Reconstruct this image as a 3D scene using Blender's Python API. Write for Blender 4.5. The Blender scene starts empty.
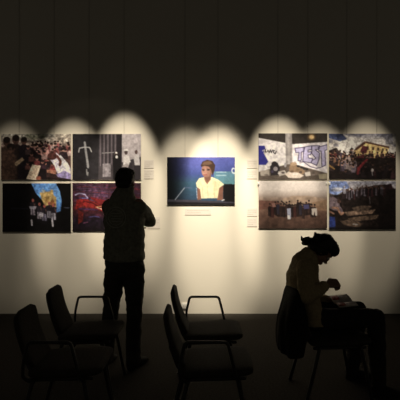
import bpy, bmesh, math, random
import numpy as np
from mathutils import Vector, Matrix, noise
from mathutils.bvhtree import BVHTree

random.seed(7)
C = bpy.context.scene.collection
V = Vector
F = 428.0          # focal length in picture elements of a 400 wide frame
CAMZ = 1.46
WALL = 5.5


def W(px, py, d):
    """point at depth d that the camera sees at px, py"""
    return V(((px - 200) * d / F, d, CAMZ - (py - 200) * d / F))


# ------------------------------------------------------------------ materials
def mat(name, col, rough=0.8, spec=0.3, metal=0.0, nscale=0, namp=0.0, bump=0.0, bscale=200):
    m = bpy.data.materials.new(name)
    m.use_nodes = True
    nt = m.node_tree
    b = nt.nodes['Principled BSDF']
    b.inputs['Base Color'].default_value = (*col, 1)
    b.inputs['Roughness'].default_value = rough
    b.inputs['Specular IOR Level'].default_value = spec
    b.inputs['Metallic'].default_value = metal
    tc = nt.nodes.new('ShaderNodeTexCoord')
    if namp:
        n = nt.nodes.new('ShaderNodeTexNoise')
        n.inputs['Scale'].default_value = nscale
        n.inputs['Detail'].default_value = 5
        r = nt.nodes.new('ShaderNodeValToRGB')
        r.color_ramp.elements[0].position = 0.3
        r.color_ramp.elements[1].position = 0.7
        r.color_ramp.elements[0].color = (*[c * (1 - namp) for c in col], 1)
        r.color_ramp.elements[1].color = (*[min(1, c * (1 + namp)) for c in col], 1)
        nt.links.new(tc.outputs['Object'], n.inputs['Vector'])
        nt.links.new(n.outputs['Fac'], r.inputs['Fac'])
        nt.links.new(r.outputs['Color'], b.inputs['Base Color'])
    if bump:
        n2 = nt.nodes.new('ShaderNodeTexNoise')
        n2.inputs['Scale'].default_value = bscale
        n2.inputs['Detail'].default_value = 3
        bp = nt.nodes.new('ShaderNodeBump')
        bp.inputs['Strength'].default_value = bump
        bp.inputs['Distance'].default_value = 0.004
        nt.links.new(tc.outputs['Object'], n2.inputs['Vector'])
        nt.links.new(n2.outputs['Fac'], bp.inputs['Height'])
        nt.links.new(bp.outputs['Normal'], b.inputs['Normal'])
    return m


M = {
    'wall': mat('wall_paint', (0.74, 0.70, 0.62), 0.9, 0.15, nscale=1.5, namp=0.015, bump=0.08, bscale=350),
    'floor': mat('dark_carpet', (0.035, 0.031, 0.027), 0.95, 0.1, nscale=60, namp=0.35, bump=0.5, bscale=400),
    'ceiling': mat('dark_ceiling', (0.03, 0.028, 0.025), 0.95, 0.1, nscale=5, namp=0.1),
    'board': mat('foam_board', (0.62, 0.58, 0.52), 0.7, 0.2, nscale=20, namp=0.03),
    'wire': mat('steel_wire', (0.24, 0.22, 0.19), 0.4, 0.5, 0.6, nscale=50, namp=0.1),
    'clip': mat('white_clip', (0.85, 0.85, 0.85), 0.35, 0.5, nscale=50, namp=0.03),
    'card': mat('caption_card', (0.66, 0.62, 0.58), 0.6, 0.25, nscale=30, namp=0.02),
    'ink': mat('caption_ink', (0.50, 0.46, 0.42), 0.8, 0.1, nscale=80, namp=0.1),
    'cardshade': mat('caption_card_shade', (0.42, 0.38, 0.33), 0.7, 0.2, nscale=30, namp=0.02),  # painted shade below the caption cards
    'plastic': mat('white_plastic', (0.80, 0.78, 0.74), 0.35, 0.5, nscale=30, namp=0.02),
    'dark': mat('dark_hole', (0.02, 0.02, 0.02), 0.8, 0.2, nscale=30, namp=0.1),
    'fabric': mat('black_upholstery', (0.035, 0.031, 0.026), 0.9, 0.2, nscale=90, namp=0.3, bump=0.3, bscale=500),
    'tube': mat('black_tube', (0.02, 0.018, 0.016), 0.45, 0.4, nscale=40, namp=0.2),
    'shell': mat('black_plastic_shell', (0.018, 0.017, 0.016), 0.5, 0.4, nscale=40, namp=0.1),
    'skin': mat('skin', (0.30, 0.17, 0.11), 0.55, 0.3, nscale=30, namp=0.08),
    'skin2': mat('skin_tan', (0.26, 0.15, 0.10), 0.55, 0.3, nscale=30, namp=0.08),
    'hair': mat('dark_hair', (0.012, 0.009, 0.007), 0.55, 0.3, nscale=70, namp=0.4, bump=0.6, bscale=120),
    'jacket': mat('dark_jacket_cloth', (0.20, 0.20, 0.16), 0.9, 0.15, nscale=40, namp=0.25, bump=0.3, bscale=250),
    'emblem': mat('emblem_print', (0.36, 0.36, 0.31), 0.8, 0.15, nscale=60, namp=0.15),
    'jeans': mat('black_trousers', (0.05, 0.047, 0.04), 0.9, 0.15, nscale=50, namp=0.25, bump=0.3, bscale=300),
    'shoe': mat('black_leather', (0.015, 0.014, 0.013), 0.85, 0.1, nscale=40, namp=0.2),
    'knit': mat('beige_knit', (0.34, 0.27, 0.16), 0.95, 0.1, nscale=60, namp=0.18, bump=0.6, bscale=180),
    'slacks': mat('dark_slacks', (0.022, 0.020, 0.019), 0.9, 0.15, nscale=50, namp=0.25, bump=0.3, bscale=300),
    'coat': mat('black_coat_cloth', (0.012, 0.011, 0.010), 0.95, 0.1, nscale=50, namp=0.3, bump=0.4, bscale=220),
    'paper': mat('magazine_paper', (0.42, 0.38, 0.35), 0.5, 0.3, nscale=30, namp=0.03),
    'red': mat('magazine_red', (0.26, 0.04, 0.035), 0.5, 0.3, nscale=30, namp=0.08),
    'eye': mat('eye_white', (0.6, 0.58, 0.55), 0.2, 0.5, nscale=30, namp=0.03),
}
pm = bpy.data.materials.new('printed_photograph')
pm.use_nodes = True
_nt = pm.node_tree
_a = _nt.nodes.new('ShaderNodeVertexColor')
_a.layer_name = 'ink'
_nt.links.new(_a.outputs['Color'], _nt.nodes['Principled BSDF'].inputs['Base Color'])
_nt.nodes['Principled BSDF'].inputs['Roughness'].default_value = 0.55
_nt.nodes['Principled BSDF'].inputs['Specular IOR Level'].default_value = 0.15


# ------------------------------------------------------------------ mesh helpers
def link(name, me, m=None, parent=None, smooth=True):
    o = bpy.data.objects.new(name, me)
    C.objects.link(o)
    if m is not None:
        me.materials.append(m)
    if smooth:
        for p in me.polygons:
            p.use_smooth = True
    if parent is not None:
        o.parent = parent
        o.matrix_parent_inverse = Matrix.Translation(-parent_loc(parent))
    return o


def parent_loc(p):
    t = V((0, 0, 0))
    while p is not None:
        t = t + p.location
        p = None          # children are authored in world space; roots carry the location
    return t


def build(name, bm, m=None, parent=None, smooth=False):
    bmesh.ops.recalc_face_normals(bm, faces=bm.faces)
    me = bpy.data.meshes.new(name)
    bm.to_mesh(me)
    bm.free()
    return link(name, me, m, parent, smooth)


def tag(o, label, cat, group=None, kind=None):
    o['label'] = label
    o['category'] = cat
    if group:
        o['group'] = group
    if kind:
        o['kind'] = kind
    return o


def box(bm, lo, hi, bev=0.0, seg=2):
    r = bmesh.ops.create_cube(bm, size=1)
    vs = r['verts']
    c = [(a + b) / 2 for a, b in zip(lo, hi)]
    s = [abs(b - a) for a, b in zip(lo, hi)]
    for v in vs:
        v.co = V((c[0] + v.co.x * s[0], c[1] + v.co.y * s[1], c[2] + v.co.z * s[2]))
    if bev:
        es = {e for v in vs for e in v.link_edges}
        bmesh.ops.bevel(bm, geom=list(es), offset=bev, segments=seg, profile=0.5, affect='EDGES')


def loft(bm, rings, seg=20, cap=(True, True), power=2.0):
    """rings = (centre, half axis a, half axis b); superellipse cross-sections"""
    rows = []
    for c, a, b in rings:
        row = []
        for i in range(seg):
            t = 2 * math.pi * i / seg
            ct, st = math.cos(t), math.sin(t)
            ct = math.copysign(abs(ct) ** (2 / power), ct)
            st = math.copysign(abs(st) ** (2 / power), st)
            row.append(bm.verts.new(V(c) + V(a) * ct + V(b) * st))
        rows.append(row)
    for r0, r1 in zip(rows, rows[1:]):
        for i in range(seg):
            j = (i + 1) % seg
            bm.faces.new((r0[i], r0[j], r1[j], r1[i]))
    if cap[0]:
        bm.faces.new(rows[0][::-1])
    if cap[1]:
        bm.faces.new(rows[-1])


def tube(bm, pts, rad, seg=14, ref=None, caps=True):
    """round tapered tube through pts with domed ends; rad may be number, or list of numbers or (ra, rb)"""
    pts = [V(p) for p in pts]
    if not isinstance(rad, (list, tuple)):
        rad = [rad] * len(pts)
    rad = [r if isinstance(r, (list, tuple)) else (r, r) for r in rad]
    n = len(pts)
    tang = []
    for i in range(n):
        a = pts[max(0, i - 1)]
        b = pts[min(n - 1, i + 1)]
        tang.append((b - a).normalized())
    if ref is None:
        ref = V((0, 0, 1)) if abs(tang[0].z) < 0.9 else V((0, 1, 0))
    ref = V(ref)
    rings = []
    a = (ref - tang[0] * ref.dot(tang[0])).normalized()
    for i in range(n):
        a = (a - tang[i] * a.dot(tang[i])).normalized()
        b = tang[i].cross(a)
        rings.append([pts[i], a * rad[i][0], b * rad[i][1]])
    if caps:
        pre, post = [], []
        for k in (0.97, 0.8, 0.5):
            s = math.sqrt(1 - k * k)
            pre.append([pts[0] - tang[0] * min(rad[0]) * k, rings[0][1] * s, rings[0][2] * s])
            post.append([pts[-1] + tang[-1] * min(rad[-1]) * k, rings[-1][1] * s, rings[-1][2] * s])
        rings = pre + rings + post[::-1]
    loft(bm, rings, seg)


def ell(bm, c, r, mtx=None, u=16, v=12):
    """ellipsoid in a local frame given by mtx"""
    g = bmesh.ops.create_uvsphere(bm, u_segments=u, v_segments=v, radius=1)
    for p in g['verts']:
        q = V((c[0] + p.co.x * r[0], c[1] + p.co.y * r[1], c[2] + p.co.z * r[2]))
        p.co = mtx @ q if mtx else q


def smooth_path(pts, n=6):
    """Catmull-Rom through pts"""
    pts = [V(p) for p in pts]
    out = []
    for i in range(len(pts) - 1):
        p0 = pts[max(0, i - 1)]
        p1, p2 = pts[i], pts[i + 1]
        p3 = pts[min(len(pts) - 1, i + 2)]
        for k in range(n):
            t = k / n
            out.append(0.5 * ((2 * p1) + (p2 - p0) * t + (2 * p0 - 5 * p1 + 4 * p2 - p3) * t * t + (3 * p1 - p0 - 3 * p2 + p3) * t ** 3))
    out.append(pts[-1])
    return out


def fillet(pts, r=0.03, n=5):
    """polyline with rounded corners"""
    pts = [V(p) for p in pts]
    out = [pts[0]]
    for a, b, c in zip(pts, pts[1:], pts[2:]):
        p = b + (a - b).normalized() * r
        q = b + (c - b).normalized() * r
        for k in range(n + 1):
            t = k / n
            out.append(p * (1 - t) ** 2 + b * 2 * t * (1 - t) + q * t * t)
    out.append(pts[-1])
    return out


def fuse(bm, voxel, smooth=3, factor=0.5, crease=()):
    """join overlapping closed shapes into ONE continuous surface; crease = (frequency, amplitude) pairs"""
    bmesh.ops.recalc_face_normals(bm, faces=bm.faces)
    me = bpy.data.meshes.new('tmp')
    bm.to_mesh(me)
    bm.free()
    o = bpy.data.objects.new('tmp', me)
    C.objects.link(o)
    r = o.modifiers.new('r', 'REMESH')
    r.mode = 'VOXEL'
    r.voxel_size = voxel
    if smooth:
        s = o.modifiers.new('s', 'SMOOTH')
        s.iterations = smooth
        s.factor = factor
    dg = bpy.context.evaluated_depsgraph_get()
    out = bpy.data.meshes.new_from_object(o.evaluated_get(dg))
    bpy.data.objects.remove(o)
    bpy.data.meshes.remove(me)
    if crease:
        for v in out.vertices:
            d = 0
            for fr, am, st in crease:
                p = v.co * fr
                p = V((p.x * st[0], p.y * st[1], p.z * st[2]))
                d += noise.noise(p) * am
            v.co += v.normal * d
    return out


# ------------------------------------------------------------------ setting
bm = bmesh.new(); box(bm, (-7, WALL, -0.1), (7, WALL + 0.15, 5.5))
o = build('wall_back', bm, M['wall']); o['kind'] = 'structure'
bm = bmesh.new(); box(bm, (-7, -3, -0.1), (7, WALL, 0))
o = build('floor', bm, M['floor']); o['kind'] = 'structure'
bm = bmesh.new(); box(bm, (-7, -3, 5.4), (7, WALL, 5.5))
o = build('ceiling', bm, M['ceiling']); o['kind'] = 'structure'


# ------------------------------------------------------------------ the printed photographs
class Canvas:
    """a print drawn in coordinates of its own frame (x0,y0)-(x1,y1)"""
    S = 4

    def __init__(s, rect, w=69, h=47):
        s.rect = rect
        s.w, s.h = w * s.S, h * s.S
        x0, y0, x1, y1 = rect
        s.X, s.Y = np.meshgrid(x0 + (np.arange(s.w) + .5) / s.w * (x1 - x0), y0 + (np.arange(s.h) + .5) / s.h * (y1 - y0))
        s.a = np.zeros((s.h, s.w, 3))
        s.sat = .85
        s.grain, s.lift = 1.0, np.array((6.0, 5.0, 4.0))
        s.rng = np.random.default_rng(3)

    def put(s, m, col, alpha=1.0):
        m = (m.astype(float) * alpha)[..., None]
        s.a = s.a * (1 - m) + np.array(col, float) * m

    def fill(s, col):
        s.a[:] = col

    def vgrad(s, stops):
        ys = [p for p, _ in stops]
        for k in range(3):
            s.a[..., k] = np.interp(s.Y, ys, [c[k] for _, c in stops])

    def poly(s, pts, col, alpha=1.0):
        m = np.zeros(s.X.shape, bool)
        n = len(pts)
        for i in range(n):
            xa, ya = pts[i]
            xb, yb = pts[(i + 1) % n]
            if ya == yb:
                continue
            cond = (ya > s.Y) != (yb > s.Y)
            xi = (xb - xa) * (s.Y - ya) / (yb - ya) + xa
            m ^= cond & (s.X < xi)
        s.put(m, col, alpha)

    def oval(s, cx, cy, rx, ry, col, alpha=1.0, soft=0.0):
        d = ((s.X - cx) / rx) ** 2 + ((s.Y - cy) / ry) ** 2
        if soft:
            s.put(np.clip((1 - np.sqrt(d)) / soft, 0, 1), col, alpha)
        else:
            s.put(d < 1, col, alpha)

    def line(s, pts, w, col, alpha=1.0):
        m = np.zeros(s.X.shape, bool)
        for (xa, ya), (xb, yb) in zip(pts, pts[1:]):
            dx, dy = xb - xa, yb - ya
            L = dx * dx + dy * dy + 1e-9
            t = np.clip(((s.X - xa) * dx + (s.Y - ya) * dy) / L, 0, 1)
            m |= (s.X - xa - t * dx) ** 2 + (s.Y - ya - t * dy) ** 2 < (w / 2) ** 2
        s.put(m, col, alpha)

    def field(s, cell, seed=0):
        """smooth value noise 0..1"""
        r = np.random.default_rng(seed)
        gx = ((s.X - s.rect[0]) / cell)
        gy = ((s.Y - s.rect[1]) / cell)
        g = r.random((int(gy.max()) + 3, int(gx.max()) + 3))
        ix, iy = gx.astype(int), gy.astype(int)
        fx, fy = gx - ix, gy - iy
        fx, fy = fx * fx * (3 - 2 * fx), fy * fy * (3 - 2 * fy)
        return (g[iy, ix] * (1 - fx) + g[iy, ix + 1] * fx) * (1 - fy) + (g[iy + 1, ix] * (1 - fx) + g[iy + 1, ix + 1] * fx) * fy

    def mottle(s, amp, cell, seed=0, region=None):
        f = 1 + (s.field(cell, seed) - .5) * 2 * amp
        if region is not None:
            x0, y0, x1, y1 = region
            f = np.where((s.X > x0) & (s.X < x1) & (s.Y > y0) & (s.Y < y1), f, 1)
        s.a *= f[..., None]

    def figures(s, x0, x1, y0, y1, n, size, cloth, skin=(150, 105, 85), seed=1):
        """a crowd: every figure a head over a pair of shoulders"""
        r = random.Random(seed)
        spots = sorted([(r.uniform(y0, y1), r.uniform(x0, x1)) for _ in range(n)])
        for y, x in spots:
            k = size * r.uniform(.8, 1.2)
            c = r.choice(cloth)
            s.poly([(x - k, y + 3.2 * k), (x - .8 * k, y + .9 * k), (x, y + .5 * k), (x + .8 * k, y + .9 * k), (x + k, y + 3.2 * k)], c)
            f = r.uniform(.6, 1.1)
            s.oval(x, y, .5 * k, .65 * k, [v * f for v in skin])
            s.oval(x, y - .3 * k, .52 * k, .42 * k, (28, 20, 18))

    def pixels(s):
        for cell, amp, sd in ((5.0, .22, 31), (2.6, .26, 32), (1.6, .22, 33)):   # fine photographic detail
            k = (s.rect[2] - s.rect[0]) / 69 * .5
            s.mottle(amp * s.grain, cell * k, sd)
        a = s.a + s.lift
        for _ in range(1):
            p = np.pad(a, ((1, 1), (1, 1), (0, 0)), 'edge')
            a = sum(p[i:i + s.h, :] for i in range(3)) / 3
            a = sum(a[:, i:i + s.w] for i in range(3)) / 3
        a = np.clip(a, 0, 255) / 255
        q = s.S // 2
        a = a.reshape(s.h // q, q, s.w // q, q, 3).mean((1, 3))
        g = a.mean(2, keepdims=True)
        a = g + (a - g) * s.sat
        lin = np.where(a < .04045, a / 12.92, ((np.maximum(a, 0) + .055) / 1.055) ** 2.4)
        return np.clip(lin * np.array((1.0, 1.04, 1.2)), 0, .9)


def paint_gathering():
    c = Canvas((5, 20, 378, 265))
    c.vgrad([(20, (190, 186, 166)), (80, (176, 150, 134)), (130, (100, 68, 62)), (265, (35, 22, 22))])
    c.mottle(.35, 14, 2, (5, 20, 378, 90))
    for x, y, rx in ((180, 40, 38), (225, 32, 25), (150, 30, 18)):
        c.oval(x, y, rx, 20, (115, 120, 88), .6, .6)
    c.poly([(290, 20), (378, 20), (378, 85), (300, 60)], (165, 150, 130), .7)
    c.figures(150, 378, 62, 110, 46, 12, [(150, 80, 80), (70, 46, 52), (190, 160, 150), (40, 28, 32), (120, 60, 58), (170, 120, 110)], (206, 150, 128), 4)
    c.figures(130, 300, 120, 180, 24, 14, [(130, 56, 54), (34, 24, 28), (76, 44, 48), (22, 16, 20)], (190, 122, 104), 5)
    c.mottle(.3, 8, 7)
    c.poly([(80, 265), (95, 120), (130, 80), (190, 110), (240, 180), (250, 265)], (22, 14, 18))
    for x, y, k, col in ((36, 62, 24, (70, 52, 42)), (84, 52, 24, (35, 25, 24)), (128, 58, 20, (26, 20, 26)), (58, 100, 26, (58, 42, 36))):
        c.poly([(x - 1.6 * k, 265), (x - 1.3 * k, y + 1.5 * k), (x, y + .6 * k), (x + 1.3 * k, y + 1.5 * k), (x + 1.2 * k, 265)], col)
        c.oval(x, y, .8 * k, k, (72, 48, 40))
        c.oval(x, y - .4 * k, .8 * k, .7 * k, (24, 17, 15))
    for x, y, k, col in ((150, 92, 15, (60, 44, 44)), (168, 128, 15, (96, 54, 50)), (196, 150, 16, (120, 50, 52)), (226, 168, 15, (50, 30, 38)), (148, 176, 13, (84, 50, 46)), (236, 118, 14, (150, 116, 108))):
        c.poly([(x - 1.2 * k, y + 2.6 * k), (x - k, y + k), (x, y + .6 * k), (x + k, y + k), (x + 1.2 * k, y + 2.6 * k)], col)
        c.oval(x, y, .6 * k, .75 * k, (150, 98, 84))
        c.oval(x, y - .3 * k, .6 * k, .5 * k, (34, 24, 24))
    c.poly([(70, 180), (118, 145), (130, 158), (88, 192)], (150, 125, 95))
    c.poly([(8, 265), (10, 120), (60, 90), (80, 150), (76, 265)], (74, 52, 42), .8)
    c.poly([(172, 182), (217, 190), (192, 267), (140, 258)], (236, 210, 178))
    c.poly([(180, 192), (208, 198), (188, 255), (154, 250)], (220, 190, 158), .7)
    c.oval(205, 255, 14, 12, (130, 70, 52))
    c.poly([(248, 210), (300, 215), (300, 235), (250, 225)], (170, 110, 85))
    c.poly([(262, 150), (300, 120), (345, 165), (376, 205), (378, 262), (310, 245), (290, 190)], (232, 222, 236))
    c.poly([(320, 130), (360, 175), (376, 205), (340, 200), (312, 160)], (240, 234, 234))
    c.poly([(296, 235), (345, 215), (378, 235), (378, 262), (310, 250)], (150, 135, 185))
    c.oval(278, 138, 26, 20, (75, 40, 36))
    c.line([(305, 140), (322, 165), (318, 185)], 14, (95, 50, 42))
    c.grain = 0.8
    return c


def paint_fortress():
    c = Canvas((12, 18, 378, 277))
    c.fill((7, 6, 8))
    c.mottle(.4, 20, 1)
    arch = [(165, 18), (298, 18), (318, 60), (328, 110), (322, 165), (290, 178), (260, 140), (225, 110), (190, 70)]
    c.poly(arch, (76, 132, 206))
    c.poly([(230, 18), (298, 18), (318, 60), (328, 120), (270, 90)], (98, 150, 214), .6)
    c.mottle(.15, 16, 4, (165, 18, 330, 180))
    c.poly([(210, 66), (226, 66), (226, 55), (240, 55), (240, 64), (268, 62), (268, 52), (282, 54), (284, 80), (300, 95), (300, 150), (240, 140), (222, 105)], (186, 152, 86))
    c.poly([(232, 90), (262, 88), (262, 125), (240, 120)], (150, 115, 58))
    c.poly([(212, 70), (228, 38), (240, 66)], (130, 165, 200), .7)
    c.poly([(262, 125), (280, 100), (296, 130), (284, 150)], (140, 84, 44))
    for x, y, k, col in ((175, 110, 15, (128, 118, 128)), (210, 130, 13, (120, 112, 120)), (236, 140, 12, (96, 92, 110)), (262, 125, 13, (118, 114, 124)), (285, 135, 14, (140, 136, 146))):
        c.poly([(x - 14, y + 95), (x - 16, y + 40), (x + 16, y + 40), (x + 14, y + 95)], (10, 9, 12))
        c.poly([(x - 16, y + 12), (x, y + 8), (x + 16, y + 12), (x + 13, y + 52), (x - 13, y + 52)], (28, 24, 32))
        c.oval(x, y, 7, 9, (140, 70, 62))
        c.poly([(x - 11, y + 40), (x + 10, y + 42), (x + 13, y + 78), (x - 12, y + 76)], col)
        c.line([(x - 3, y + 44), (x - 1, y + 76)], 5, (40, 34, 44), .8)
        c.line([(x + 7, y + 18), (x + 14, y + 40)], 5, (120, 76, 66), .7)
    c.poly([(155, 140), (195, 140), (190, 156), (158, 154)], (175, 170, 185), .8)
    c.line([(168, 215), (170, 240)], 9, (165, 160, 165))
    c.line([(278, 215), (281, 245)], 9, (175, 170, 175))
    c.poly([(210, 170), (232, 176), (228, 200), (205, 192)], (150, 144, 152))
    c.line([(60, 152), (80, 150), (150, 154)], 3, (40, 44, 62), .7)
    c.line([(340, 148), (368, 148)], 4, (70, 76, 96))
    c.grain = 0.7
    return c


def paint_cross():
    c = Canvas((12, 20, 378, 263))
    c.fill((60, 55, 58))
    c.poly([(12, 20), (155, 20), (150, 263), (12, 263)], (33, 31, 34))
    c.mottle(.15, 18, 3)
    for x in range(158, 278, 20):
        c.poly([(x, 20), (x + 8, 20), (x + 8, 200), (x, 200)], (98, 88, 92))
        c.poly([(x + 8, 20), (x + 16, 20), (x + 16, 200), (x + 8, 200)], (46, 41, 45))
    c.poly([(276, 20), (378, 20), (378, 140), (276, 170)], (172, 162, 160))
    c.mottle(.10, 9, 9, (276, 20, 378, 170))
    c.poly([(250, 20), (276, 20), (276, 150), (250, 150)], (34, 30, 34))
    c.poly([(155, 190), (378, 170), (378, 263), (150, 263)], (62, 56, 58))
    c.line([(78, 66), (84, 110), (96, 196)], 11, (150, 148, 146))
    c.poly([(78, 100), (88, 99), (102, 192), (90, 198)], (146, 144, 142))
    c.line([(46, 116), (50, 96), (78, 90), (104, 92), (114, 114)], 6, (178, 176, 172))
    c.line([(88, 208), (90, 235)], 7, (128, 126, 124))
    c.line([(96, 222), (94, 240)], 4, (140, 138, 134))
    c.poly([(174, 178), (216, 174), (216, 244), (174, 246)], (128, 120, 122))
    c.mottle(.25, 9, 5, (170, 170, 220, 250))
    c.line([(170, 122), (232, 118)], 4, (150, 145, 142))
    c.poly([(228, 150), (236, 132), (262, 132), (272, 160), (274, 263), (230, 263)], (22, 20, 22))
    c.oval(246, 124, 9, 9, (60, 45, 40))
    c.oval(246, 120, 6, 5, (235, 230, 220)); c.oval(248, 142, 7, 8, (220, 215, 206))
    c.poly([(282, 150), (292, 132), (312, 134), (322, 165), (312, 230), (284, 230)], (205, 198, 190))
    c.oval(298, 118, 9, 12, (70, 55, 52)); c.oval(298, 106, 13, 5, (215, 210, 200))
    c.poly([(276, 190), (300, 175), (318, 190), (312, 215), (280, 214)], (160, 150, 146))
    c.poly([(338, 150), (350, 128), (368, 134), (372, 185), (345, 185)], (190, 183, 178))
    c.oval(352, 116, 8, 11, (80, 62, 58))
    c.poly([(340, 185), (372, 185), (374, 263), (336, 263)], (45, 40, 43))
    c.poly([(300, 222), (318, 170), (330, 175), (336, 263), (300, 263)], (50, 45, 48))
    c.grain = .25
    return c


def paint_red_cloth():
    c = Canvas((18, 20, 520, 370))
    c.fill((36, 18, 28))
    c.vgrad([(20, (58, 30, 42)), (130, (62, 30, 48)), (200, (70, 22, 26)), (290, (26, 16, 30)), (370, (14, 9, 12))])
    c.mottle(.45, 18, 1)
    for k in range(18):
        y = 40 + k * 9
        c.line([(18 + (k * 37) % 60, y), (90 + (k * 53) % 70, y - 8 + (k % 3) * 6), (180 + (k * 29) % 80, y + 6), (300, y + 18)], 3.5, [(88, 78, 120), (120, 55, 55), (60, 55, 95), (104, 88, 112)][k % 4], .6)
    c.line([(40, 108), (70, 96), (110, 104), (130, 130)], 9, (150, 140, 172))
    c.line([(70, 130), (130, 135)], 6, (90, 95, 150))
    c.poly([(50, 140), (120, 135), (190, 165), (260, 200), (300, 230), (300, 250), (180, 205), (90, 190), (40, 215)], (126, 26, 24))
    c.poly([(140, 120), (280, 150), (300, 200), (220, 190)], (112, 24, 26))
    c.line([(100, 152), (170, 168), (240, 212)], 6, (62, 10, 14))
    c.line([(190, 196), (235, 190)], 5, (208, 150, 92)); c.line([(200, 200), (240, 212)], 7, (214, 170, 140))
    c.line([(70, 208), (200, 215)], 10, (58, 30, 62))
    c.poly([(60, 215), (100, 235), (95, 300), (60, 320)], (104, 24, 18), .8)
    c.line([(140, 268), (180, 262), (215, 268)], 6, (60, 56, 104))
    c.line([(100, 310), (130, 305)], 7, (90, 46, 70))
    c.poly([(280, 20), (520, 20), (520, 370), (270, 370)], (48, 24, 34), .6)
    for k in range(10):
        c.line([(300, 60 + 28 * k), (400, 50 + 30 * k), (510, 70 + 29 * k)], 6, [(110, 30, 30), (70, 55, 90)][k % 2], .7)
    c.grain = 0.8
    return c


def paint_portrait():
    c = Canvas((35, 36, 375, 275))
    c.vgrad([(36, (84, 92, 178)), (120, (58, 74, 142)), (165, (52, 92, 118)), (275, (38, 60, 86))])
    xx = np.clip((c.X - 35) / 120, 0, 1)
    c.a *= (0.12 + 0.88 * xx ** 1.2)[..., None]
    c.poly([(270, 108), (375, 108), (375, 178), (270, 178)], (92, 148, 152), .75)
    c.oval(190, 60, 110, 60, (104, 108, 200), .35, .9)
    # lettering at the edge of the backdrop
    c.line([(374, 96), (366, 92), (360, 98), (359, 106), (362, 114), (370, 118), (375, 116)], 5, (214, 222, 232))
    c.line([(282, 112), (330, 112)], 3.5, (180, 206, 214), .8)
    c.line([(282, 127), (330, 127)], 5, (170, 200, 208), .75)
    # chair, desk
    c.poly([(316, 178), (322, 170), (375, 172), (375, 262), (316, 262)], (16, 15, 18))
    c.poly([(35, 252), (375, 258), (375, 275), (35, 275)], (24, 22, 26))
    c.poly([(35, 246), (180, 250), (375, 260), (375, 266), (35, 258)], (58, 56, 66))
    # arms
    c.poly([(186, 188), (200, 190), (206, 248), (186, 250)], (128, 84, 66))
    c.poly([(296, 185), (316, 178), (314, 250), (284, 252)], (120, 78, 62))
    # blouse
    c.poly([(180, 165), (196, 142), (222, 136), (262, 136), (296, 152), (320, 172), (296, 190), (288, 240), (206, 242), (200, 196), (184, 186)], (222, 212, 164))
    c.poly([(262, 150), (300, 160), (296, 190), (288, 240), (270, 240)], (212, 200, 148), .7)
    # neck, head, hair
    c.poly([(218, 120), (256, 116), (254, 148), (236, 172), (222, 150)], (140, 94, 74))
    c.oval(234, 104, 27, 34, (146, 102, 84))
    c.oval(224, 110, 17, 26, (178, 130, 110), .8, .6)
    c.poly([(204, 78), (212, 60), (236, 50), (262, 56), (276, 78), (272, 104), (262, 130), (256, 104), (244, 84), (222, 80), (206, 86)], (62, 42, 32))
    c.poly([(208, 76), (220, 60), (248, 56), (262, 70), (240, 76), (220, 76)], (118, 88, 66), .7)
    c.line([(212, 98), (222, 97)], 4, (58, 36, 30)); c.line([(236, 96), (247, 98)], 4, (58, 36, 30))
    c.line([(222, 98), (218, 112), (224, 114)], 3, (142, 92, 72))
    c.line([(218, 126), (234, 124)], 4, (150, 66, 62))
    c.poly([(246, 82), (258, 100), (256, 132), (244, 136), (252, 112)], (112, 74, 60), .55)
    c.oval(219, 118, 8, 9, (196, 148, 126), .5, .8)
    c.line([(214, 103), (221, 103)], 4, (40, 26, 24)); c.line([(237, 102), (246, 102)], 4, (40, 26, 24))
    c.poly([(222, 136), (254, 134), (250, 150), (236, 160)], (96, 62, 50), .5)
    for q in ([(222, 150), (236, 180), (240, 236)], [(200, 160), (212, 190), (214, 236)], [(278, 160), (270, 200), (272, 240)], [(300, 160), (290, 186)]):
        c.line(q, 4, (176, 166, 120), .45)
    # microphone
    c.line([(76, 248), (124, 188)], 4, (150, 160, 172))
    c.line([(122, 188), (160, 190)], 3, (84, 96, 128))
    c.line([(182, 190), (186, 240)], 3, (190, 200, 220), .8)
    c.line([(310, 252), (320, 248)], 6, (180, 180, 180))
    c.grain = .16
    return c


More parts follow.
